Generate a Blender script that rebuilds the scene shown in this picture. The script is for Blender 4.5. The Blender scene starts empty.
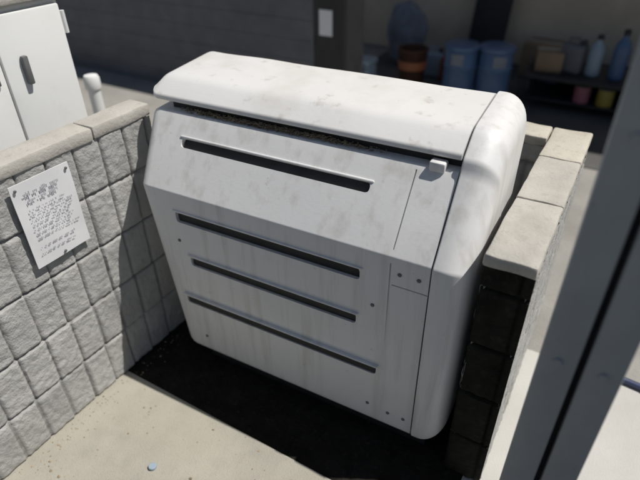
import bpy, bmesh, math, random
from mathutils import Vector, Matrix, noise

random.seed(7)
S = bpy.context.scene
COL = S.collection

# ------------------------------------------------------------------ camera, light, exposure
cam_d = bpy.data.cameras.new('camera'); cam = bpy.data.objects.new('camera', cam_d); COL.objects.link(cam)
Rr = ((0.8635257876, 0.5042018907, -0.0101817205),
      (0.2785371009, -0.4936752866, -0.8238335966),
      (-0.4204049209, 0.7085655685, -0.5667402736))
rt, dn, fw = (Vector(r) for r in Rr)
cam.matrix_world = Matrix(((rt.x, -dn.x, -fw.x, 0), (rt.y, -dn.y, -fw.y, 0), (rt.z, -dn.z, -fw.z, 1.6), (0, 0, 0, 1)))
cam_d.sensor_width = 36; cam_d.lens = 530.82 / 640 * 36
cam_d.clip_start = 0.02; cam_d.clip_end = 2000
S.camera = cam
cam_d.dof.use_dof = True; cam_d.dof.focus_distance = 1.5; cam_d.dof.aperture_fstop = 1.6

SUN = Vector((0.50, 0.255, 1.0)).normalized()
W = bpy.data.worlds.new('World'); S.world = W; W.use_nodes = True
nt = W.node_tree; nt.nodes.clear()
sky = nt.nodes.new('ShaderNodeTexSky'); sky.sky_type = 'NISHITA'; sky.sun_disc = False
sky.sun_elevation = math.asin(SUN.z); sky.sun_rotation = math.atan2(SUN.x, SUN.y)
bg = nt.nodes.new('ShaderNodeBackground'); bg.inputs['Strength'].default_value = 0.05
wo = nt.nodes.new('ShaderNodeOutputWorld')
nt.links.new(sky.outputs[0], bg.inputs[0]); nt.links.new(bg.outputs[0], wo.inputs[0])
sd = bpy.data.lights.new('sun', 'SUN'); sd.energy = 5.0; sd.angle = math.radians(0.5); sd.color = (1, 0.96, 0.9)
sun = bpy.data.objects.new('sun', sd); COL.objects.link(sun)
sun.rotation_euler = SUN.to_track_quat('Z', 'Y').to_euler(); sun.location = SUN * 20
S.view_settings.view_transform = 'Standard'; S.view_settings.look = 'None'
S.view_settings.exposure = -0.18; S.view_settings.gamma = 1
S.cycles.max_bounces = 8; S.cycles.diffuse_bounces = 4

# ------------------------------------------------------------------ helpers
def tag(o, label=None, cat=None, group=None, kind=None):
    if label: o['label'] = label
    if cat: o['category'] = cat
    if group: o['group'] = group
    if kind: o['kind'] = kind
    return o

def thing(name, label, cat, loc=(0, 0, 0), rz=0, group=None):
    o = bpy.data.objects.new(name, None); COL.objects.link(o)
    o.location = loc; o.rotation_euler = (0, 0, rz); o.empty_display_size = 0.1
    return tag(o, label, cat, group)

def link(name, bm, mat, parent=None, smooth=None):
    me = bpy.data.meshes.new(name); bm.normal_update(); bm.to_mesh(me); bm.free()
    me.materials.append(mat)
    if smooth is not None:
        me.polygons.foreach_set('use_smooth', [True] * len(me.polygons))
        me.set_sharp_from_angle(angle=math.radians(smooth))
    o = bpy.data.objects.new(name, me); COL.objects.link(o)
    if parent: o.parent = parent
    return o

def box(bm, x0, x1, y0, y1, z0, z1, bev=0.0, seg=2):
    t = bmesh.new()
    bmesh.ops.create_cube(t, size=1)
    for v in t.verts:
        v.co = Vector(((x0 + x1) / 2 + v.co.x * (x1 - x0), (y0 + y1) / 2 + v.co.y * (y1 - y0), (z0 + z1) / 2 + v.co.z * (z1 - z0)))
    if bev: bmesh.ops.bevel(t, geom=t.edges[:], offset=bev, segments=seg, affect='EDGES', profile=0.5)
    merge(bm, t)

def merge(bm, t, M=None):
    if M: bmesh.ops.transform(t, matrix=M, verts=t.verts)
    vm = {v: bm.verts.new(v.co) for v in t.verts}
    tl = bm.verts.layers.float.get('tone')
    if tl:
        for v in vm.values(): v[tl] = 1.0
    for f in t.faces:
        try: bm.faces.new([vm[v] for v in f.verts])
        except ValueError: pass
    t.free()

def lathe(bm, prof, n=28, at=(0, 0, 0)):
    rings = []
    for r, z in prof:
        rings.append([bm.verts.new((at[0] + r * math.cos(2 * math.pi * k / n), at[1] + r * math.sin(2 * math.pi * k / n), at[2] + z)) for k in range(n)])
    for a, b in zip(rings, rings[1:]):
        for k in range(n): bm.faces.new((a[k], a[(k + 1) % n], b[(k + 1) % n], b[k]))
    bm.faces.new(rings[0][::-1]); bm.faces.new(rings[-1])

def tube(bm, pts, r, n=10):
    pts = [Vector(p) for p in pts]; rings = []
    for i, p in enumerate(pts):
        d = (pts[min(i + 1, len(pts) - 1)] - pts[max(i - 1, 0)]).normalized()
        a = d.orthogonal().normalized() if abs(d.z) > 0.95 else d.cross(Vector((0, 0, 1))).normalized()
        b = d.cross(a)
        rings.append([bm.verts.new(p + r * (a * math.cos(2 * math.pi * k / n) + b * math.sin(2 * math.pi * k / n))) for k in range(n)])
    for a, b in zip(rings, rings[1:]):
        for k in range(n): bm.faces.new((a[k], a[(k + 1) % n], b[(k + 1) % n], b[k]))
    bm.faces.new(rings[0][::-1]); bm.faces.new(rings[-1])

def round_poly(pts, seg=6):
    """pts = [(y, z, radius)] -> list of (y, z) with every corner filleted"""
    out = []; n = len(pts)
    for i in range(n):
        p = Vector(pts[i][:2]); r = pts[i][2]
        a = (Vector(pts[i - 1][:2]) - p); b = (Vector(pts[(i + 1) % n][:2]) - p)
        la, lb = a.length, b.length; a.normalize(); b.normalize()
        ang = a.angle(b); d = min(r / math.tan(ang / 2), la * 0.48, lb * 0.48)
        if r <= 0: out.append(tuple(p)); continue
        p0 = p + a * d; p2 = p + b * d
        for k in range(seg + 1):
            t = k / seg
            q = p0 * (1 - t) ** 2 + p * 2 * t * (1 - t) + p2 * t * t
            out.append(tuple(q))
    return out

def extrude_profile(bm, prof, x0, x1, r0=0.0, r1=0.0, seg=6, bend=None, nmid=1):
    """profile in (y, z) swept along x; ends rounded by radius r0 / r1"""
    ys = [p[0] for p in prof]; zs = [p[1] for p in prof]
    cy, cz = (min(ys) + max(ys)) / 2, (min(zs) + max(zs)) / 2
    Dy, Dz = max(ys) - min(ys), max(zs) - min(zs)
    st = []
    if r0 > 0:
        for k in range(seg + 1):
            a = math.pi / 2 * k / seg; st.append((x0 + r0 * (1 - math.sin(a)) , r0 * (1 - math.cos(a))))
        st = st[::-1]; st = [(x0 + r0 * (1 - math.cos(math.pi / 2 * k / seg)), r0 * (1 - math.sin(math.pi / 2 * k / seg))) for k in range(seg + 1)]
    else: st.append((x0, 0))
    xa = x0 + r0; xb = x1 - r1
    for k in range(1, nmid): st.append((xa + (xb - xa) * k / nmid, 0))
    if r1 > 0:
        st += [(x1 - r1 + r1 * math.sin(math.pi / 2 * k / seg), r1 * (1 - math.cos(math.pi / 2 * k / seg))) for k in range(seg + 1)]
    else: st.append((x1, 0))
    rings = []
    for x, d in st:
        sy, sz = (Dy - 2 * d) / Dy, (Dz - 2 * d) / Dz
        rings.append([bm.verts.new((x, cy + (y - cy) * sy, cz + (z - cz) * sz)) for y, z in prof])
    n = len(prof)
    for a, b in zip(rings, rings[1:]):
        for k in range(n): bm.faces.new((a[k], a[(k + 1) % n], b[(k + 1) % n], b[k]))
    bm.faces.new(rings[0][::-1]); bm.faces.new(rings[-1])
    bmesh.ops.recalc_face_normals(bm, faces=bm.faces[:])

def boolean_cut(o, cutters):
    """difference of o with a bmesh full of cutter boxes"""
    me = bpy.data.meshes.new('cutter'); cutters.to_mesh(me); cutters.free()
    c = bpy.data.objects.new('cutter', me); COL.objects.link(c)
    m = o.modifiers.new('cut', 'BOOLEAN'); m.operation = 'DIFFERENCE'; m.object = c; m.solver = 'EXACT'
    c.parent = o.parent
    dg = bpy.context.evaluated_depsgraph_get(); dg.update()
    new = bpy.data.meshes.new_from_object(o.evaluated_get(dg))
    o.modifiers.clear(); old = o.data; o.data = new
    bpy.data.meshes.remove(old); bpy.data.objects.remove(c); bpy.data.meshes.remove(me)

# ------------------------------------------------------------------ materials
def mat(name, c, rough=0.6, var=0.12, scale=6.0, c2=None, spot=None, bump=0.0, bscale=60.0, metal=0.0, spec=0.5, detail=6, streak=None, tone=False, crack=False):
    m = bpy.data.materials.new(name); m.use_nodes = True
    n = m.node_tree.nodes; l = m.node_tree.links
    b = n['Principled BSDF']; b.inputs['Roughness'].default_value = rough; b.inputs['Metallic'].default_value = metal
    b.inputs['Specular IOR Level'].default_value = spec
    tc = n.new('ShaderNodeTexCoord')
    def nz(sc, det=detail, ro=0.6):
        t = n.new('ShaderNodeTexNoise'); t.inputs['Scale'].default_value = sc; t.inputs['Detail'].default_value = det
        t.inputs['Roughness'].default_value = ro; l.new(tc.outputs['Object'], t.inputs['Vector']); return t
    c = Vector(c)
    ca = c * (1 - var); cb = Vector(c2) if c2 else c * (1 + var)
    r = n.new('ShaderNodeValToRGB'); e = r.color_ramp.elements
    e[0].position = 0.32; e[0].color = (*ca, 1); e[1].position = 0.7; e[1].color = (*[min(x, 0.92) for x in cb], 1)
    l.new(nz(scale).outputs['Fac'], r.inputs['Fac'])
    out = r.outputs['Color']
    for (sc, lo, hi, colr, amt) in (spot or []):
        rr = n.new('ShaderNodeValToRGB'); rr.color_ramp.elements[0].position = lo; rr.color_ramp.elements[1].position = hi
        l.new(nz(sc).outputs['Fac'], rr.inputs['Fac'])
        mu = n.new('ShaderNodeMath'); mu.operation = 'MULTIPLY'; mu.inputs[1].default_value = amt
        l.new(rr.outputs['Color'], mu.inputs[0])
        mx = n.new('ShaderNodeMix'); mx.data_type = 'RGBA'
        l.new(mu.outputs[0], mx.inputs['Factor']); l.new(out, mx.inputs[6]); mx.inputs[7].default_value = (*colr, 1)
        out = mx.outputs[2]
    if crack:
        nv = n.new('ShaderNodeTexNoise'); nv.inputs['Scale'].default_value = 3.0; nv.inputs['Detail'].default_value = 6; l.new(tc.outputs['Object'], nv.inputs['Vector'])
        va = n.new('ShaderNodeVectorMath'); va.operation = 'SCALE'; va.inputs['Scale'].default_value = 0.45; l.new(nv.outputs['Color'], va.inputs[0])
        vb = n.new('ShaderNodeVectorMath'); vb.operation = 'ADD'; l.new(tc.outputs['Object'], vb.inputs[0]); l.new(va.outputs[0], vb.inputs[1])
        vo = n.new('ShaderNodeTexVoronoi'); vo.feature = 'DISTANCE_TO_EDGE'; vo.inputs['Scale'].default_value = 1.3; l.new(vb.outputs[0], vo.inputs['Vector'])
        rr = n.new('ShaderNodeValToRGB'); rr.color_ramp.elements[0].position = 0.0; rr.color_ramp.elements[0].color = (0.62, 0.62, 0.62, 1); rr.color_ramp.elements[1].position = 0.006; rr.color_ramp.elements[1].color = (0, 0, 0, 1)
        l.new(vo.outputs['Distance'], rr.inputs['Fac'])
        mx = n.new('ShaderNodeMix'); mx.data_type = 'RGBA'; l.new(rr.outputs['Color'], mx.inputs['Factor']); l.new(out, mx.inputs[6]); mx.inputs[7].default_value = (0.20, 0.19, 0.165, 1)
        out = mx.outputs[2]
    if tone:
        at = n.new('ShaderNodeAttribute'); at.attribute_name = 'tone'
        mx = n.new('ShaderNodeMix'); mx.data_type = 'RGBA'; mx.blend_type = 'MULTIPLY'; mx.inputs['Factor'].default_value = 1
        l.new(out, mx.inputs[6]); l.new(at.outputs['Fac'], mx.inputs[7]); out = mx.outputs[2]
    if streak:
        mp = n.new('ShaderNodeMapping'); mp.inputs['Scale'].default_value = (1, 1, 0.07); l.new(tc.outputs['Object'], mp.inputs['Vector'])
        t = nz(streak[0], 4); l.new(mp.outputs[0], t.inputs['Vector'])
        rr = n.new('ShaderNodeValToRGB'); rr.color_ramp.elements[0].position = 0.5; rr.color_ramp.elements[1].position = 0.75
        l.new(t.outputs['Fac'], rr.inputs['Fac'])
        mu = n.new('ShaderNodeMath'); mu.operation = 'MULTIPLY'; mu.inputs[1].default_value = streak[2]; l.new(rr.outputs['Color'], mu.inputs[0])
        mx = n.new('ShaderNodeMix'); mx.data_type = 'RGBA'; l.new(mu.outputs[0], mx.inputs['Factor']); l.new(out, mx.inputs[6]); mx.inputs[7].default_value = (*streak[1], 1)
        out = mx.outputs[2]
    l.new(out, b.inputs['Base Color'])
    if bump:
        bp = n.new('ShaderNodeBump'); bp.inputs['Strength'].default_value = bump; bp.inputs['Distance'].default_value = 0.01
        l.new(nz(bscale, 5).outputs['Fac'], bp.inputs['Height']); l.new(bp.outputs[0], b.inputs['Normal'])
    return m

M = {}
M['plastic'] = mat('aged_white_enamel', (0.735, 0.735, 0.73), 0.42, 0.04, 3, streak=(26, (0.40, 0.37, 0.32), 0.42),
                   spot=[(3.2, 0.56, 0.80, (0.52, 0.49, 0.44), 0.18), (38, 0.66, 0.74, (0.30, 0.27, 0.23), 0.35)], bump=0.04, bscale=90)
M['lid'] = mat('weathered_white_lid', (0.72, 0.715, 0.70), 0.45, 0.03, 3,
               spot=[(4, 0.52, 0.74, (0.52, 0.49, 0.43), 0.45), (22, 0.60, 0.72, (0.36, 0.32, 0.26), 0.40), (120, 0.68, 0.74, (0.22, 0.19, 0.15), 0.5)], bump=0.05, bscale=70)
M['slot'] = mat('dark_rubber', (0.02, 0.02, 0.021), 0.7, 0.3, 20)  # near-black: paints shade into the slots, also used for gaskets and base
M['debris'] = mat('leaf_litter', (0.30, 0.235, 0.16), 0.95, 0.5, 30, bump=0.6, bscale=60)
M['block'] = mat('split_face_block', (0.41, 0.408, 0.395), 0.92, 0.14, 9, tone=True,
                 spot=[(45, 0.55, 0.72, (0.30, 0.29, 0.27), 0.55), (130, 0.58, 0.66, (0.50, 0.495, 0.48), 0.5), (3, 0.5, 0.7, (0.32, 0.305, 0.275), 0.4)], bump=0.5, bscale=120)
M['cap'] = mat('cast_concrete_cap', (0.54, 0.505, 0.43), 0.9, 0.10, 7,
               spot=[(11, 0.50, 0.68, (0.40, 0.36, 0.29), 0.55), (40, 0.56, 0.72, (0.36, 0.34, 0.29), 0.5), (160, 0.62, 0.7, (0.25, 0.24, 0.22), 0.4)], bump=0.3, bscale=110)
M['cap_grey'] = mat('grey_concrete_cap', (0.45, 0.43, 0.39), 0.9, 0.10, 7,
                    spot=[(9, 0.50, 0.68, (0.35, 0.33, 0.29), 0.55), (40, 0.56, 0.72, (0.32, 0.31, 0.28), 0.5), (160, 0.62, 0.7, (0.22, 0.21, 0.2), 0.4)], bump=0.3, bscale=110)
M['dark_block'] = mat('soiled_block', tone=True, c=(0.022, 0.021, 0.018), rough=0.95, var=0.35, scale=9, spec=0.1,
                      spot=[(30, 0.55, 0.72, (0.045, 0.042, 0.035), 0.6)], bump=0.5, bscale=120)  # near-black copy of the block, shade put into the end face's colour
M['floor'] = mat('worn_concrete', (0.375, 0.355, 0.30), 0.92, 0.10, 5,
                 spot=[(14, 0.5, 0.72, (0.29, 0.28, 0.24), 0.5), (70, 0.58, 0.7, (0.27, 0.26, 0.23), 0.45), (220, 0.6, 0.68, (0.48, 0.46, 0.42), 0.5), (2.2, 0.5, 0.66, (0.42, 0.39, 0.31), 0.4)], bump=0.35, bscale=160)
M['slab'] = mat('bright_concrete', (0.50, 0.49, 0.46), 0.9, 0.06, 4,
                spot=[(60, 0.58, 0.7, (0.45, 0.44, 0.4), 0.4)], bump=0.25, bscale=160)
M['steel'] = mat('grey_painted_steel', (0.35, 0.372, 0.382), 0.5, 0.08, 8,
                 spot=[(50, 0.62, 0.74, (0.14, 0.145, 0.145), 0.5), (6, 0.56, 0.72, (0.34, 0.355, 0.36), 0.4)], bump=0.06, bscale=90)
M['steel_dark'] = mat('dark_channel_steel', (0.03, 0.033, 0.035), 0.7, 0.2, 8)
M['paper'] = mat('notice_paper', (0.74, 0.745, 0.76), 0.6, 0.04, 12)
M['ink'] = mat('faded_ink', (0.34, 0.34, 0.37), 0.7, 0.15, 60)
M['white_metal'] = mat('white_powder_coat', (0.72, 0.73, 0.72), 0.45, 0.03, 4, spot=[(7, 0.55, 0.75, (0.55, 0.55, 0.52), 0.35)])
M['handle'] = mat('dark_handle', (0.13, 0.135, 0.14), 0.45, 0.1, 20)
M['fence'] = mat('charcoal_board', (0.125, 0.128, 0.14), 0.7, 0.15, 5, spot=[(3, 0.5, 0.7, (0.17, 0.165, 0.175), 0.6)], bump=0.2, bscale=50)
M['stucco'] = mat('tan_stucco', (0.74, 0.60, 0.44), 0.95, 0.12, 2.5, bump=0.4, bscale=90)
M['roofing'] = mat('dull_roofing', (0.16, 0.15, 0.14), 0.9, 0.1, 5)
M['black'] = mat('black_paint', (0.022, 0.022, 0.024), 0.6, 0.25, 8)
M['blue'] = mat('blue_drum_plastic', (0.075, 0.135, 0.25), 0.4, 0.1, 7)
M['paleblue'] = mat('pale_blue_plastic', (0.30, 0.38, 0.45), 0.45, 0.08, 7)
M['rust'] = mat('rust_brown', (0.10, 0.045, 0.028), 0.7, 0.3, 15)
M['orange'] = mat('orange_band', (0.55, 0.20, 0.09), 0.5, 0.1, 15)
M['pink'] = mat('pink_can', (0.36, 0.13, 0.16), 0.5, 0.1, 15)
M['yellow'] = mat('yellow_can', (0.36, 0.28, 0.05), 0.5, 0.1, 15)
M['greyblue'] = mat('grey_blue_canvas', (0.22, 0.235, 0.27), 0.9, 0.2, 10, bump=0.5, bscale=40)
M['hose'] = mat('navy_hose', (0.05, 0.065, 0.13), 0.45, 0.1, 20)
M['earth'] = mat('dusty_asphalt', (0.30, 0.29, 0.265), 0.95, 0.15, 3, spot=[(60, 0.56, 0.7, (0.2, 0.19, 0.175), 0.5)], bump=0.4, bscale=90)
M['soil'] = mat('black_soil', (0.022, 0.020, 0.017), 0.95, 0.35, 14, spec=0.1, spot=[(60, 0.56, 0.7, (0.05, 0.045, 0.036), 0.6)], bump=1.0, bscale=60)  # near-black ground colour standing in for shade around the cabinet
M['asphalt'] = mat('black_asphalt', (0.055, 0.054, 0.053), 0.9, 0.2, 8, bump=0.6, bscale=120)  # dark colour for unseen ground, kept low to cut bounce
M['shaded_floor'] = mat('oil_stained_asphalt', (0.10, 0.098, 0.092), 0.9, 0.2, 3)  # dark tone puts the garage's shade into the floor colour

# ------------------------------------------------------------------ the ground
def sheet(name, x0, x1, y0, y1, z, m):
    bm = bmesh.new()
    vs = [bm.verts.new(p) for p in ((x0, y0, z), (x1, y0, z), (x1, y1, z), (x0, y1, z))]
    bm.faces.new(vs)
    return tag(link(name, bm, m), kind='structure')
sheet('ground', -300, 300, -300, 300, -0.012, M['earth'])
sheet('driveway', -1.9, 4.0, -6.0, 0.845, -0.008, M['asphalt'])  # unseen dark ground added to cut bounce onto the cabinet front
sheet('concrete_floor', -1.46, -0.11, 0.18, 0.845, 0.0, M['floor'])
sheet('soil', -1.46, -0.11, 0.80, 1.90, -0.005, M['soil'])  # dark strip painting in the cabinet's floor shadow, edged near its line
sheet('pavement', -0.11, 4.0, 0.85, 1.74, 0.0, M['slab'])
sheet('garage_floor', -2.4, 6.0, 3.6, 9.0, -0.006, M['shaded_floor'])

# ------------------------------------------------------------------ block walls
CH, BL, FL = 0.19, 0.384, 0.096     # course height, block length, flute pitch
def wall_face(bm, u0, u1, z0, z1, place, res=0.006, seed=0, rough=1.0):
    """height field of split-face fluted blocks; place(u, z, h) -> world point"""
    if not bm.verts.layers.float.get("tone"): bm.verts.layers.float.new("tone")
    nu = max(2, int((u1 - u0) / res)); nz_ = max(2, int((z1 - z0) / res))
    g = []
    for j in range(nz_ + 1):
        z = z0 + (z1 - z0) * j / nz_; row = []
        cz = z / CH; c = math.floor(cz); fz = (cz - c) * CH; dz = min(fz, CH - fz)
        for i in range(nu + 1):
            u = u0 + (u1 - u0) * i / nu
            uu = u + (BL / 2 if c % 2 else 0) + 0.012 * noise.noise(Vector((c * 7.3, seed, 0)))
            fu = (uu / FL - math.floor(uu / FL)) * FL; du = min(fu, FL - fu)
            cell = math.floor(uu / FL); blk = math.floor(uu / BL)
            joint_b = abs((uu / BL) - round(uu / BL)) * BL < 0.02
            h = 0.0025 * noise.noise(Vector((cell * 3.17 + seed, c * 5.91, 0.3)))
            h += rough * (0.0026 * noise.noise(Vector((u * 17 + seed, z * 17, 1.3))) + 0.0032 * noise.noise(Vector((u * 60 + 9, z * 55, seed))))
            w = 0.0065
            g1 = max(0, 1 - dz / w); g2 = max(0, 1 - du / (0.0075 if joint_b else 0.0065))
            h -= 0.010 * g1 + (0.011 if joint_b else 0.012) * g2 * (0.75 + 0.5 * noise.noise(Vector((cell, c, 4))))
            ed = min(dz, du)
            h -= 0.0012 * max(0, 1 - ed / 0.014) ** 2
            v = bm.verts.new(place(u, z, h)); row.append(v)
            tone = 1 + 0.16 * noise.noise(Vector((blk * 5.3 + seed, c * 3.7, 8))) + 0.10 * noise.noise(Vector((cell * 2.3, c * 4.1 + seed, 2)))
            if min(dz, du) < 0.004: tone *= 0.62      # mortar and tooled scores are a darker mix
            v[bm.verts.layers.float['tone']] = tone
        g.append(row)
    for j in range(nz_):
        for i in range(nu):
            bm.faces.new((g[j][i], g[j][i + 1], g[j + 1][i + 1], g[j + 1][i]))

def cap_stone(x0, x1, y0, y1, z0, z1, m, parent, seed):
    bm = bmesh.new(); box(bm, x0, x1, y0, y1, z0, z1, 0.007, 2)
    bmesh.ops.subdivide_edges(bm, edges=[e for e in bm.edges if e.calc_length() > 0.08], cuts=6, use_grid_fill=True)
    for v in bm.verts:
        v.co += 0.0035 * noise.noise_vector(v.co * 14 + Vector((seed, 0, 0)))
    bmesh.ops.recalc_face_normals(bm, faces=bm.faces[:])
    return link('cap_stone', bm, m, parent, 40)

XL = -1.385; ZL = 0.93
lw = thing('block_wall', 'long pale grey scored block wall that carries the white paper notice', 'wall', (XL, 0.6, 0))
bm = bmesh.new()
wall_face(bm, -0.4, 0.60, 0, ZL, lambda u, z, h: (h, u, z), seed=1)
box(bm, -0.08, -0.014, -0.4, 0.60, 0.0, ZL - 0.001)
bmesh.ops.recalc_face_normals(bm, faces=bm.faces[:])
link('blockwork', bm, M['block'], lw, 60)
for k in range(3):
    a = -0.405 + k * 0.386
    cap_stone(-0.088, 0.006, a, min(a + 0.383, 0.605), ZL, 0.972, M['cap_grey'], lw, k)

XR0, XR1, ZR = -0.178, -0.058, 0.83
rw = thing('block_wall', 'short low block wall between the white cabinet and the grey steel post', 'wall', (XR0, 1.07, 0))
bm = bmesh.new()
wall_face(bm, 0.0, 0.85, 0, ZR, lambda u, z, h: (-h, u, z), seed=5, res=0.011)
wall_face(bm, 0.0, 0.85, 0, ZR, lambda u, z, h: (XR1 - XR0 + h, u, z), seed=7, res=0.011)
box(bm, 0.018, XR1 - XR0 - 0.018, 0.018, 0.84, 0.0, ZR - 0.001)
link('blockwork', bm, M['block'], rw, 60)
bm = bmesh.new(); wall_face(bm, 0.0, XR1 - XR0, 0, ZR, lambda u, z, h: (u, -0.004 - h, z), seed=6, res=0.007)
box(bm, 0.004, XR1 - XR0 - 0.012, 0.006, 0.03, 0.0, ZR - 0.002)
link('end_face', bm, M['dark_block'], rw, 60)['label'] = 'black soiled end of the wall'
cap_stone(-0.004, 0.121, -0.010, 0.30, ZR, 0.866, M['cap_grey'], rw, 11)
cap_stone(-0.004, 0.121, 0.303, 0.60, ZR, 0.866, M['cap_grey'], rw, 12)
cap_stone(-0.004, 0.121, 0.603, 0.86, ZR, 0.866, M['cap'], rw, 13)

bw = thing('block_wall', 'block wall closing the bay behind the white cabinet, mostly hidden by it', 'wall', (-1.393, 1.82, 0))
bm = bmesh.new()
wall_face(bm, 0.30, 1.212, 0, ZR, lambda u, z, h: (u, -h, z), seed=9, res=0.014)
box(bm, 0.30, 1.212, 0.022, 0.11, 0.0, ZR - 0.001)
link('blockwork', bm, M['block'], bw, 60)
for k in range(1, 4):
    cap_stone(0.002 + k * 0.302, 0.301 + k * 0.302, -0.006, 0.116, ZR, 0.864, M['cap'], bw, 20 + k)

# ------------------------------------------------------------------ the white cabinet
cab = thing('equipment_cabinet', 'white moulded equipment cabinet with slanted front and four long dark slots', 'cabinet',
            (-0.75, 1.03, 0), math.radians(2.0))
XA, XS, XB = -0.545, 0.452, 0.552    # left end, seam, right end
CZ = 0.785
GY, GZ = 0.150, 0.985
body_prof = round_poly([(0.012, 0.085, 0.03), (0.0, CZ, 0.012), (GY, GZ, 0.012), (0.50, GZ + 0.02, 0.02), (0.50, 0.085, 0.03)])
bm = bmesh.new(); extrude_profile(bm, body_prof, XA, XS, 0.055, 0.0, nmid=8)
for v in bm.verts:      # the flank leans in below the crease
    if v.co.z > CZ + 0.01 and v.co.x < -0.3: v.co.x -= 0.034 * (v.co.z - CZ) / 0.2
    if v.co.z < CZ: v.co.x += 0.075 * (CZ - v.co.z) / CZ * max(0, min(1, (-0.1 - v.co.x) / 0.36))
body = link('body', bm, M['plastic'], cab)
# slots : (left x, right x, height on front) ; vertical front
SL = [(-0.395, 0.258, 0.695), (-0.366, 0.250, 0.525), (-0.420, 0.322, 0.338)]
cut = bmesh.new()
for a, b, z in SL:
    box(cut, a, b, -0.05, 0.05, z - 0.020, z + 0.020, 0.010)
sdir = Vector((0, GY, GZ - CZ)).normalized(); snor = Vector((0, -sdir.z, sdir.y))
def on_slope(x, s, h):
    p = Vector((x, 0, CZ)) + sdir * s + snor * h; return p
SX0, SX1, SS = -0.408, 0.236, 0.160
Msl = Matrix(((1, 0, 0, 0), (0, snor.y, sdir.y, 0), (0, snor.z, sdir.z, CZ), (0, 0, 0, 1)))   # local (x, normal, along slope)
t = bmesh.new(); box(t, SX0, SX1, -0.05, 0.05, SS - 0.0145, SS + 0.0145, 0.010); merge(cut, t, Msl)
t = bmesh.new(); box(t, 0.343, 0.347, -0.006, 0.05, 0.02, 0.235); merge(cut, t, Msl)
# panel joints on the front : vertical lines and short level ones
def groove(x0, x1, z0, z1, d=0.006):
    box(cut, x0, x1, -0.05, d, z0, z1)
groove(0.343, 0.347, 0.13, 0.765)
for z in (0.694, 0.409):
    groove(0.352, XS + 0.02, z - 0.002, z + 0.002)
    groove(-0.53, -0.445, z - 0.208, z - 0.204) if z > 0.5 else None
bmesh.ops.recalc_face_normals(cut, faces=cut.faces[:])
boolean_cut(body, cut)
body.data.polygons.foreach_set('use_smooth', [True] * len(body.data.polygons)); body.data.set_sharp_from_angle(angle=math.radians(32))
# near-black fill painting shade into each slot, with a thin lip above it
for a, b, z in SL:
    bm = bmesh.new(); box(bm, a + 0.004, b - 0.004, 0.012, 0.049, z - 0.0185, z + 0.0185)
    link('slot_liner', bm, M['slot'], cab)
    bm = bmesh.new(); box(bm, a - 0.008, b + 0.008, -0.004, 0.014, z + 0.0205, z + 0.027, 0.003)
    link('slot_lip', bm, M['plastic'], cab, 40)
bm = bmesh.new(); t = bmesh.new(); box(t, SX0 + 0.004, SX1 - 0.004, -0.049, -0.012, SS - 0.013, SS + 0.013); merge(bm, t, Msl)
link('slot_liner', bm, M['slot'], cab)
bm = bmesh.new(); t = bmesh.new(); box(t, SX0 - 0.008, SX1 + 0.008, -0.014, 0.004, SS + 0.0150, SS + 0.022, 0.003); merge(bm, t, Msl)
link('slot_lip', bm, M['plastic'], cab, 40)
# trough between front and lid, with grime and litter lying in it
bm = bmesh.new(); box(bm, XA + 0.05, XS - 0.004, GY + 0.030, 0.38, GZ - 0.004, GZ + 0.04)
link('lid_seal', bm, M['slot'], cab)
bm = bmesh.new()
rnd = random.Random(3)
for k in range(1500):
    x = rnd.triangular(-0.46, 0.27, -0.15); y = GY + rnd.triangular(0.003, 0.030, 0.021)
    s = rnd.uniform(0.0014, 0.0042)
    t = bmesh.new(); bmesh.ops.create_icosphere(t, subdivisions=1, radius=s)
    Mt = Matrix.Translation((x, y, GZ + 0.002 + rnd.uniform(0, 0.010))) @ Matrix.Rotation(rnd.uniform(0, 6), 4, 'Z') @ Matrix.Diagonal((1.5, 0.8, 0.4, 1))
    merge(bm, t, Mt)
tag(link('leaf_litter', bm, M['debris'], cab), kind='stuff')
# lid
lid_prof = round_poly([(GY + 0.006, GZ + 0.028, 0.006), (GY + 0.008, GZ + 0.044, 0.014), (GY + 0.075, GZ + 0.088, 0.09), (0.47, GZ + 0.106, 0.06), (0.53, GZ + 0.06, 0.03), (0.52, GZ + 0.022, 0.006)])
bm = bmesh.new(); extrude_profile(bm, lid_prof, XA - 0.024, XS - 0.001, 0.030, 0.0, nmid=24)
for v in bm.verts:
    if v.co.z > GZ + 0.05: v.co.z += 0.004 * noise.noise(Vector((v.co.x * 5, v.co.y * 6, 0)))
link('lid', bm, M['lid'], cab, 45)
# latch at the lid's end
bm = bmesh.new(); box(bm, 0.376, 0.418, GY - 0.012, GY + 0.020, GZ - 0.008, GZ + 0.019, 0.005)
lt = link('latch', bm, M['plastic'], cab, 40)
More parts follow.
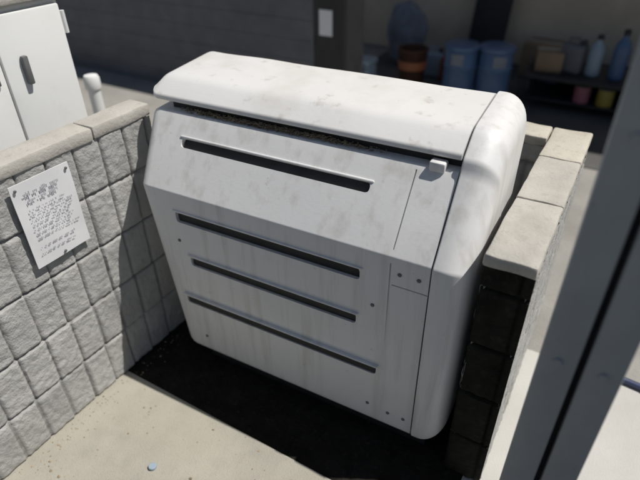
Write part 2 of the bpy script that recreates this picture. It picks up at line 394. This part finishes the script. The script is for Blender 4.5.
# rounded end cover
end_prof = round_poly([(0.008, 0.085, 0.03), (-0.005, CZ, 0.02), (GY - 0.008, GZ + 0.004, 0.08), (GY + 0.002, GZ + 0.036, 0.03), (GY + 0.076, GZ + 0.095, 0.09), (0.48, GZ + 0.112, 0.06), (0.54, GZ + 0.06, 0.04), (0.52, 0.085, 0.03)])
bm = bmesh.new(); extrude_profile(bm, end_prof, XS + 0.004, XB, 0.004, 0.075, seg=10)
link('end_cover', bm, M['plastic'], cab, 35)
bm = bmesh.new(); extrude_profile(bm, round_poly([(0.022, 0.10, 0.02), (0.008, CZ - 0.003, 0.01), (GY + 0.002, GZ - 0.009, 0.01), (0.40, GZ + 0.0, 0.02), (0.40, 0.10, 0.02)]), XS - 0.012, XS + 0.012)
link('seam_gasket', bm, M['slot'], cab)
for x, z in ((0.372, 0.735), (0.425, 0.735), (0.372, 0.16), (0.425, 0.16), (-0.40, 0.60), (0.30, 0.60), (-0.36, 0.17), (0.30, 0.17)):
    bm = bmesh.new(); lathe(bm, [(0.0062, 0), (0.0062, 0.0022), (0.0042, 0.0042)], 14)
    o = link('screw', bm, M['handle'], cab, 40); o.rotation_euler = (math.pi / 2, 0, 0); o.location = (x, 0.001 + 0.012 * (CZ - z) / 0.7, z)
# base
bm = bmesh.new(); box(bm, XA + 0.14, XB - 0.06, 0.07, 0.36, -0.004, 0.088)
link('base', bm, M['slot'], cab)

# ------------------------------------------------------------------ paper notice on the left wall
sg = thing('notice', 'white paper notice with faded print fixed to the block wall', 'notice', (XL + 0.0145, 0.752, 0.775), 0)
bm = bmesh.new()
nx, nzv = 12, 16; g = []
for j in range(nzv + 1):
    row = []
    for i in range(nx + 1):
        y = -0.095 + 0.19 * i / nx; z = -0.137 + 0.274 * j / nzv
        row.append(bm.verts.new((0.004 + 0.004 * noise.noise(Vector((y * 9, z * 7, 2))), y, z)))
    g.append(row)
fs = [bm.faces.new((g[j][i], g[j][i + 1], g[j + 1][i + 1], g[j + 1][i])) for j in range(nzv) for i in range(nx)]
ex = bmesh.ops.extrude_face_region(bm, geom=fs)
for v in ex['geom']:
    if isinstance(v, bmesh.types.BMVert): v.co.x -= 0.0025
bmesh.ops.recalc_face_normals(bm, faces=bm.faces[:])
link('sheet', bm, M['paper'], sg, 40)
bm = bmesh.new(); rnd = random.Random(11)
rows = [(0.094, 0.014, 1.7), (0.072, 0.014, 1.7)] + [(0.046 - 0.0155 * k, 0.0075, 1.0) for k in range(7)] + [(-0.078, 0.009, 1.2), (-0.098, 0.007, 0.9)]
for z, h, k in rows:          # worn print: broken strokes grouped like words, nothing readable left
    bm = bmesh.new(); y = -0.074 + rnd.uniform(0, 0.01 * k); ye = 0.072 - rnd.uniform(0, 0.03)
    while y < ye:
        for _ in range(rnd.randint(2, 7)):
            w = 0.0019 * k * rnd.uniform(0.6, 1.3)
            z0 = z + (h * rnd.choice((0, 0, 0, 0.08, 0.3))); z1 = z + h * rnd.choice((1, 0.7, 0.7, 0.7))
            if y + w > 0.076: break
            if rnd.random() < 0.88:
                bm.faces.new([bm.verts.new((0.0092, yy, zz)) for yy, zz in ((y, z0), (y + w, z0), (y + w, z1), (y, z1))])
            y += w + 0.0008 * k
        y += 0.005 * k
    link('printed_line', bm, M['ink'], sg)
for y, z in ((-0.082, 0.122), (0.082, 0.122), (0.0, -0.126)):
    bm = bmesh.new(); lathe(bm, [(0.0045, 0), (0.0045, 0.002), (0.003, 0.0032)], 14)
    o = link('screw', bm, M['handle'], sg, 40); o.rotation_euler = (0, math.pi / 2, 0); o.location = (0.0075, y, z)

# ------------------------------------------------------------------ grey steel post
ps = thing('steel_post', 'tall grey steel post of two uprights with a dark slot between them', 'post', (0.0, 0.80, 0), math.radians(1))
for a, b in ((-0.003, 0.062), (0.075, 0.137)):
    bm = bmesh.new(); box(bm, a, b, 0.0, 0.06, 0.012, 2.3, 0.004)
    link('upright', bm, M['steel'], ps, 40)
for z in (0.35, 0.86, 1.3):
    for x in (0.030, 0.106):
        bm = bmesh.new(); lathe(bm, [(0.0085, 0), (0.0085, 0.003), (0.0075, 0.0045)], 6)
        o = link('bolt', bm, M['steel'], ps, 40); o.rotation_euler = (math.pi / 2, 0, 0); o.location = (x, -0.0003, z)
bm = bmesh.new(); box(bm, 0.0625, 0.0745, 0.034, 0.052, 0.012, 2.29)
link('web', bm, M['steel_dark'], ps)
bm = bmesh.new(); box(bm, -0.04, 0.175, -0.03, 0.10, 0.0, 0.0115, 0.003)
for x in (-0.025, 0.16):
    for y in (-0.018, 0.088): lathe(bm, [(0.009, 0.0115), (0.009, 0.02), (0.006, 0.021)], 6, (x, y, 0))
link('base_plate', bm, M['steel'], ps, 40)

hs = bmesh.new()
pts = [(0.18 + 0.06 * k, 1.72 + 0.05 * math.sin(k * 0.55) - 0.012 * k, 0.014) for k in range(-2, 40)]
tube(hs, pts, 0.013, 10)
tag(link('garden_hose', hs, M['hose'], None, 60), 'dark blue hose lying across the bright concrete beyond the post', 'hose')

# ------------------------------------------------------------------ white double-door cabinet beyond the left wall
wc = thing('metal_cabinet', 'tall white double-door cabinet standing behind the notice wall', 'cabinet', (-1.70, 1.19, 0))
bm = bmesh.new(); box(bm, -0.45, 0.0, -0.52, 0.0, 0.06, 1.285, 0.012, 3); link('body', bm, M['white_metal'], wc, 40)
for a, b, hy in ((-0.257, -0.012, -0.190), (-0.508, -0.263, -0.300)):
    bm = bmesh.new(); box(bm, 0.001, 0.018, a, b, 0.09, 1.265, 0.006); d = link('door', bm, M['white_metal'], wc, 40)
    bm = bmesh.new()
    if hy > -0.25: box(bm, 0.0185, 0.036, hy - 0.010, hy + 0.010, 1.05, 1.14, 0.005); link('handle', bm, M['handle'], d, 40)
    else: box(bm, 0.0185, 0.028, hy - 0.014, hy + 0.014, 1.07, 1.10, 0.004); link('lock', bm, M['handle'], d, 40)
for hz in (0.30, 0.78, 1.17):
    bm = bmesh.new(); lathe(bm, [(0.008, 0), (0.008, 0.07)], 12, (0.012, -0.003, hz)); link('hinge', bm, M['white_metal'], wc, 40)
bm = bmesh.new(); box(bm, -0.465, 0.026, -0.535, 0.014, 1.2855, 1.32, 0.008); link('top_rim', bm, M['cap_grey'], wc, 40)
bm = bmesh.new(); box(bm, -0.43, -0.02, -0.5, -0.02, 0.0, 0.0595); link('plinth', bm, M['black'], wc)

pp = thing('vent_pipe', 'short white capped pipe standing beyond the left block wall', 'pipe', (-2.12, 1.55, 0))
bm = bmesh.new(); lathe(bm, [(0.028, 0), (0.028, 0.80)], 20); link('pipe', bm, M['white_metal'], pp, 40)
bm = bmesh.new(); lathe(bm, [(0.034, 0.801), (0.036, 0.81), (0.036, 0.85), (0.030, 0.862), (0.012, 0.866)], 20); link('cap', bm, M['white_metal'], pp, 40)

bc = bmesh.new(); lathe(bc, [(0.011, 0), (0.013, 0.002), (0.013, 0.009), (0.011, 0.011)], 20)
o = link('bottle_cap', bc, M['paleblue'], None, 40); o.location = (-1.0, 0.59, 0.0005)
tag(o, 'small pale blue bottle cap lying on the sunlit concrete', 'bottle cap')

# ------------------------------------------------------------------ charcoal board fence
fn = thing('board_fence', 'dark charcoal board fence standing in its own shade behind the cabinets', 'fence', (-4.6, 3.55, 0))
bm = bmesh.new(); rnd = random.Random(5)
for k in range(8):
    z = -0.04 + k * 0.15
    box(bm, -3.5, 2.46, 0.0 + rnd.uniform(-0.003, 0.003), 0.022, z, z + 0.149, 0.002, 1)
link('board_panel', bm, M['fence'], fn)
for x in (-3.3, -1.5, 0.3, 1.9):
    bm = bmesh.new(); box(bm, x - 0.045, x + 0.045, 0.0265, 0.11, 0, 1.25, 0.005); link('fence_post', bm, M['fence'], fn)

# ------------------------------------------------------------------ open garage behind, in shade
gr = thing('garage', 'open garage with tan stucco wall deep in shade beyond the bay', 'garage', (0, 0, 0))
bm = bmesh.new(); box(bm, -4.2, 6.0, 5.7, 5.85, 0, 4.2); link('wall', bm, M['stucco'], gr)
bm = bmesh.new(); box(bm, -4.4, 6.2, 4.95, 6.0, 4.201, 4.32); link('roof', bm, M['roofing'], gr)  # out-of-frame roof added to throw shade over the garage
for x in (-4.1, 0.6, 3.0):
    bm = bmesh.new(); box(bm, x - 0.06, x + 0.06, 5.0, 5.12, 0, 4.2); link('post', bm, M['black'], gr)

lk = thing('locker', 'black upright locker with a pale plate on its door', 'locker', (-2.0, 3.56, 0))
bm = bmesh.new(); box(bm, -0.13, 0.13, 0, 0.3, 0.03, 1.5, 0.01); link('body', bm, M['black'], lk)
bm = bmesh.new(); box(bm, -0.122, 0.122, -0.016, -0.001, 0.06, 1.46, 0.004); d = link('door', bm, M['black'], lk)
bm = bmesh.new(); box(bm, -0.085, 0.025, -0.022, -0.0165, 0.62, 0.80, 0.002); link('plate', bm, M['paper'], d)

def drum(x, y, label, turn=0.0):
    t = thing('plastic_drum', label, 'drum', (x, y, 0), 0, 'blue drums in the garage')
    bm = bmesh.new()
    lathe(bm, [(0.11, 0), (0.125, 0.02), (0.128, 0.15), (0.133, 0.16), (0.133, 0.17), (0.128, 0.18), (0.128, 0.33), (0.133, 0.34), (0.133, 0.35), (0.128, 0.36), (0.125, 0.47), (0.11, 0.49)], 32)
    link('barrel', bm, M['blue'], t, 40)
    bm = bmesh.new(); g = []
    for k in range(9):
        a = -1.95 + turn + 0.1 * k
        g.append([bm.verts.new((0.1292 * math.cos(a), 0.1292 * math.sin(a), z)) for z in (0.365, 0.45)])
    for a, b in zip(g, g[1:]): bm.faces.new((a[0], b[0], b[1], a[1]))
    link('sticker', bm, M['greyblue'], t, 60)
    bm = bmesh.new(); lathe(bm, [(0.128, 0.472), (0.138, 0.478), (0.138, 0.50), (0.12, 0.512), (0.03, 0.512)], 32); link('rim_lid', bm, M['blue'], t, 40)
drum(-1.20, 4.25, 'blue plastic drum nearer the black locker')
drum(-0.95, 4.32, 'blue plastic drum nearer the black rack', 0.5)

cb = thing('cool_box', 'pale blue cool box at the foot of the black locker', 'cool box', (-2.02, 4.05, 0))
bm = bmesh.new(); box(bm, -0.14, 0.14, -0.1, 0.1, 0, 0.29, 0.02, 3); link('tub', bm, M['paleblue'], cb, 40)
bm = bmesh.new(); box(bm, -0.147, 0.147, -0.107, 0.107, 0.2905, 0.345, 0.015, 3); link('lid', bm, M['paleblue'], cb, 40)

lb = bmesh.new(); box(lb, -0.17, 0.17, -0.012, 0.012, 0.0, 1.5, 0.004)
o = link('leaning_board', lb, M['black'], None, 40); o.location = (-1.33, 5.42, 0.006); o.rotation_euler = (-0.16, 0.03, 0.05)
tag(o, 'dark board leaning on the tan wall behind the blue drums', 'board')

bk = thing('bucket', 'rust brown bucket with an orange band beside the blue drums', 'bucket', (-1.68, 4.45, 0))
bm = bmesh.new(); lathe(bm, [(0.10, 0), (0.125, 0.34), (0.132, 0.35), (0.132, 0.37), (0.118, 0.37), (0.10, 0.05)], 28); link('pail', bm, M['rust'], bk, 40)
bm = bmesh.new(); lathe(bm, [(0.118, 0.20), (0.1195, 0.20), (0.1245, 0.27), (0.120, 0.27)], 28); link('band', bm, M['orange'], bk, 40)

sk = bmesh.new(); t = bmesh.new(); bmesh.ops.create_icosphere(t, subdivisions=4, radius=0.2)
for v in t.verts:
    v.co += 0.05 * noise.noise_vector(v.co * 9); v.co = Vector((v.co.x, v.co.y * 0.8, max(v.co.z * 1.5, -0.28) + 0.28))
merge(sk, t)
s = link('canvas_sack', sk, M['greyblue'], None, 60); s.location = (-2.05, 5.2, 0.0)
tag(s, 'slumped grey blue canvas sack against the shaded wall', 'sack')

wb = thing('storage_rack', 'low black storage rack with an open lower shelf', 'rack', (-0.15, 4.55, 0))
bm = bmesh.new(); box(bm, -0.62, 0.75, -0.05, 0.55, 0.24, 0.27, 0.006); link('bench_top', bm, M['black'], wb)
bm = bmesh.new(); box(bm, -0.58, 0.71, 0.0, 0.52, 0.06, 0.08, 0.004); link('shelf', bm, M['black'], wb)
bm = bmesh.new(); box(bm, -0.58, 0.71, 0.521, 0.535, 0.02, 0.239); link('back_panel', bm, M['black'], wb)
for x in (-0.6, 0.73):
    for y in (-0.03, 0.50):
        bm = bmesh.new(); box(bm, x - 0.02, x + 0.02, y - 0.019, y + 0.019, 0, 0.2395, 0.003); link('leg', bm, M['black'], wb)

def can(x, y, z, m, label):
    t = thing('paint_can', label, 'can', (x, y, z), 0, 'paint cans on the rack shelf')
    bm = bmesh.new(); lathe(bm, [(0.058, 0), (0.06, 0.005), (0.06, 0.12), (0.058, 0.125)], 24); link('tin', bm, M[m], t, 40)
    bm = bmesh.new(); lathe(bm, [(0.061, 0.1255), (0.061, 0.133), (0.05, 0.131)], 24); link('lid', bm, M['handle'], t, 40)
can(-0.30, 4.62, 0.0805, 'pink', 'pink paint can on the lower shelf of the black rack')
can(-0.13, 4.62, 0.0805, 'yellow', 'yellow paint can on the lower shelf of the black rack')

def bottle(x, y, m, h, label):
    t = thing('jug', label, 'jug', (x, y, 0.2705), 0, 'plastic jugs on top of the black rack')
    bm = bmesh.new(); lathe(bm, [(0.052, 0), (0.056, 0.01), (0.056, h * 0.62), (0.045, h * 0.75), (0.02, h * 0.85), (0.02, h * 0.9)], 24); link('bottle', bm, M[m], t, 40)
    bm = bmesh.new(); lathe(bm, [(0.024, h * 0.9005), (0.024, h), (0.02, h + 0.004)], 18); link('cap', bm, M['black'], t, 40)
bottle(-0.28, 4.72, 'paleblue', 0.30, 'pale blue plastic jug on top of the black rack')
bottle(-0.11, 4.70, 'blue', 0.36, 'darker blue plastic jug on top of the black rack')

# ------------------------------------------------------------------ more stored things in the garage
M['card'] = mat('worn_cardboard', (0.30, 0.21, 0.13), 0.9, 0.12, 8)
M['greyplastic'] = mat('dull_grey_plastic', (0.13, 0.135, 0.15), 0.5, 0.12, 9)
M['redplastic'] = mat('faded_red_plastic', (0.20, 0.05, 0.035), 0.5, 0.12, 9)
def carton(x, y, z, w, d, h, rz, label):
    t = thing('carton', label, 'carton', (x, y, z), rz, 'cartons in the garage')
    bm = bmesh.new(); box(bm, -w / 2, w / 2, -d / 2, d / 2, 0, h, 0.004); link('box', bm, M['card'], t, 40)
    bm = bmesh.new(); box(bm, -w / 2 - 0.002, w / 2 + 0.002, -0.025, 0.025, h + 0.0003, h + 0.0018); link('tape', bm, M['cap'], t)
carton(-0.62, 4.75, 0.2705, 0.20, 0.26, 0.15, 0.2, 'small brown carton on the left end of the black rack')
carton(-0.75, 5.45, 0.0, 0.36, 0.3, 0.30, -0.1, 'larger brown carton on the floor against the tan wall')
def canister(x, y, z, m, label):
    t = thing('canister', label, 'canister', (x, y, z), random.uniform(-0.4, 0.4), 'plastic canisters in the garage')
    bm = bmesh.new(); box(bm, -0.085, 0.085, -0.06, 0.06, 0, 0.22, 0.02, 3); link('tank', bm, M[m], t, 45)
    bm = bmesh.new(); tube(bm, [(-0.06, 0, 0.21), (-0.055, 0, 0.255), (0.02, 0, 0.262), (0.035, 0, 0.21)], 0.011, 8); link('handle', bm, M[m], t, 45)
    bm = bmesh.new(); lathe(bm, [(0.02, 0.2), (0.02, 0.25), (0.016, 0.256)], 14, (0.062, 0, 0)); link('cap', bm, M['black'], t, 40)
canister(-1.46, 4.85, 0.0, 'redplastic', 'faded red canister behind the rust brown bucket')
canister(-0.44, 4.72, 0.2705, 'greyplastic', 'dull grey canister on the black rack beside the pale blue jug')
canister(-1.66, 4.95, 0.0, 'paleblue', 'pale blue canister between the canvas sack and the bucket')
canister(-0.62, 5.05, 0.0, 'blue', 'dark blue canister on the floor behind the black rack')

bm = bmesh.new(); rnd = random.Random(21)
for k in range(300):
    if k % 2: x, y = -1.372 + abs(rnd.gauss(0, 0.035)), rnd.uniform(0.2, 1.1)
    else: x, y = rnd.uniform(-1.36, -0.2), rnd.uniform(0.2, 0.84)
    t = bmesh.new(); bmesh.ops.create_icosphere(t, subdivisions=1, radius=rnd.uniform(0.0008, 0.0030) if k % 9 else rnd.uniform(0.003, 0.0055))
    for v in t.verts: v.co *= rnd.uniform(0.7, 1.2)
    merge(bm, t, Matrix.Translation((x, y, 0.0006)) @ Matrix.Diagonal((1.2, 1, 0.6, 1)))
tag(link('grit', bm, M['debris']), 'loose grit scattered over the bay floor along the wall', 'grit', kind='stuff')
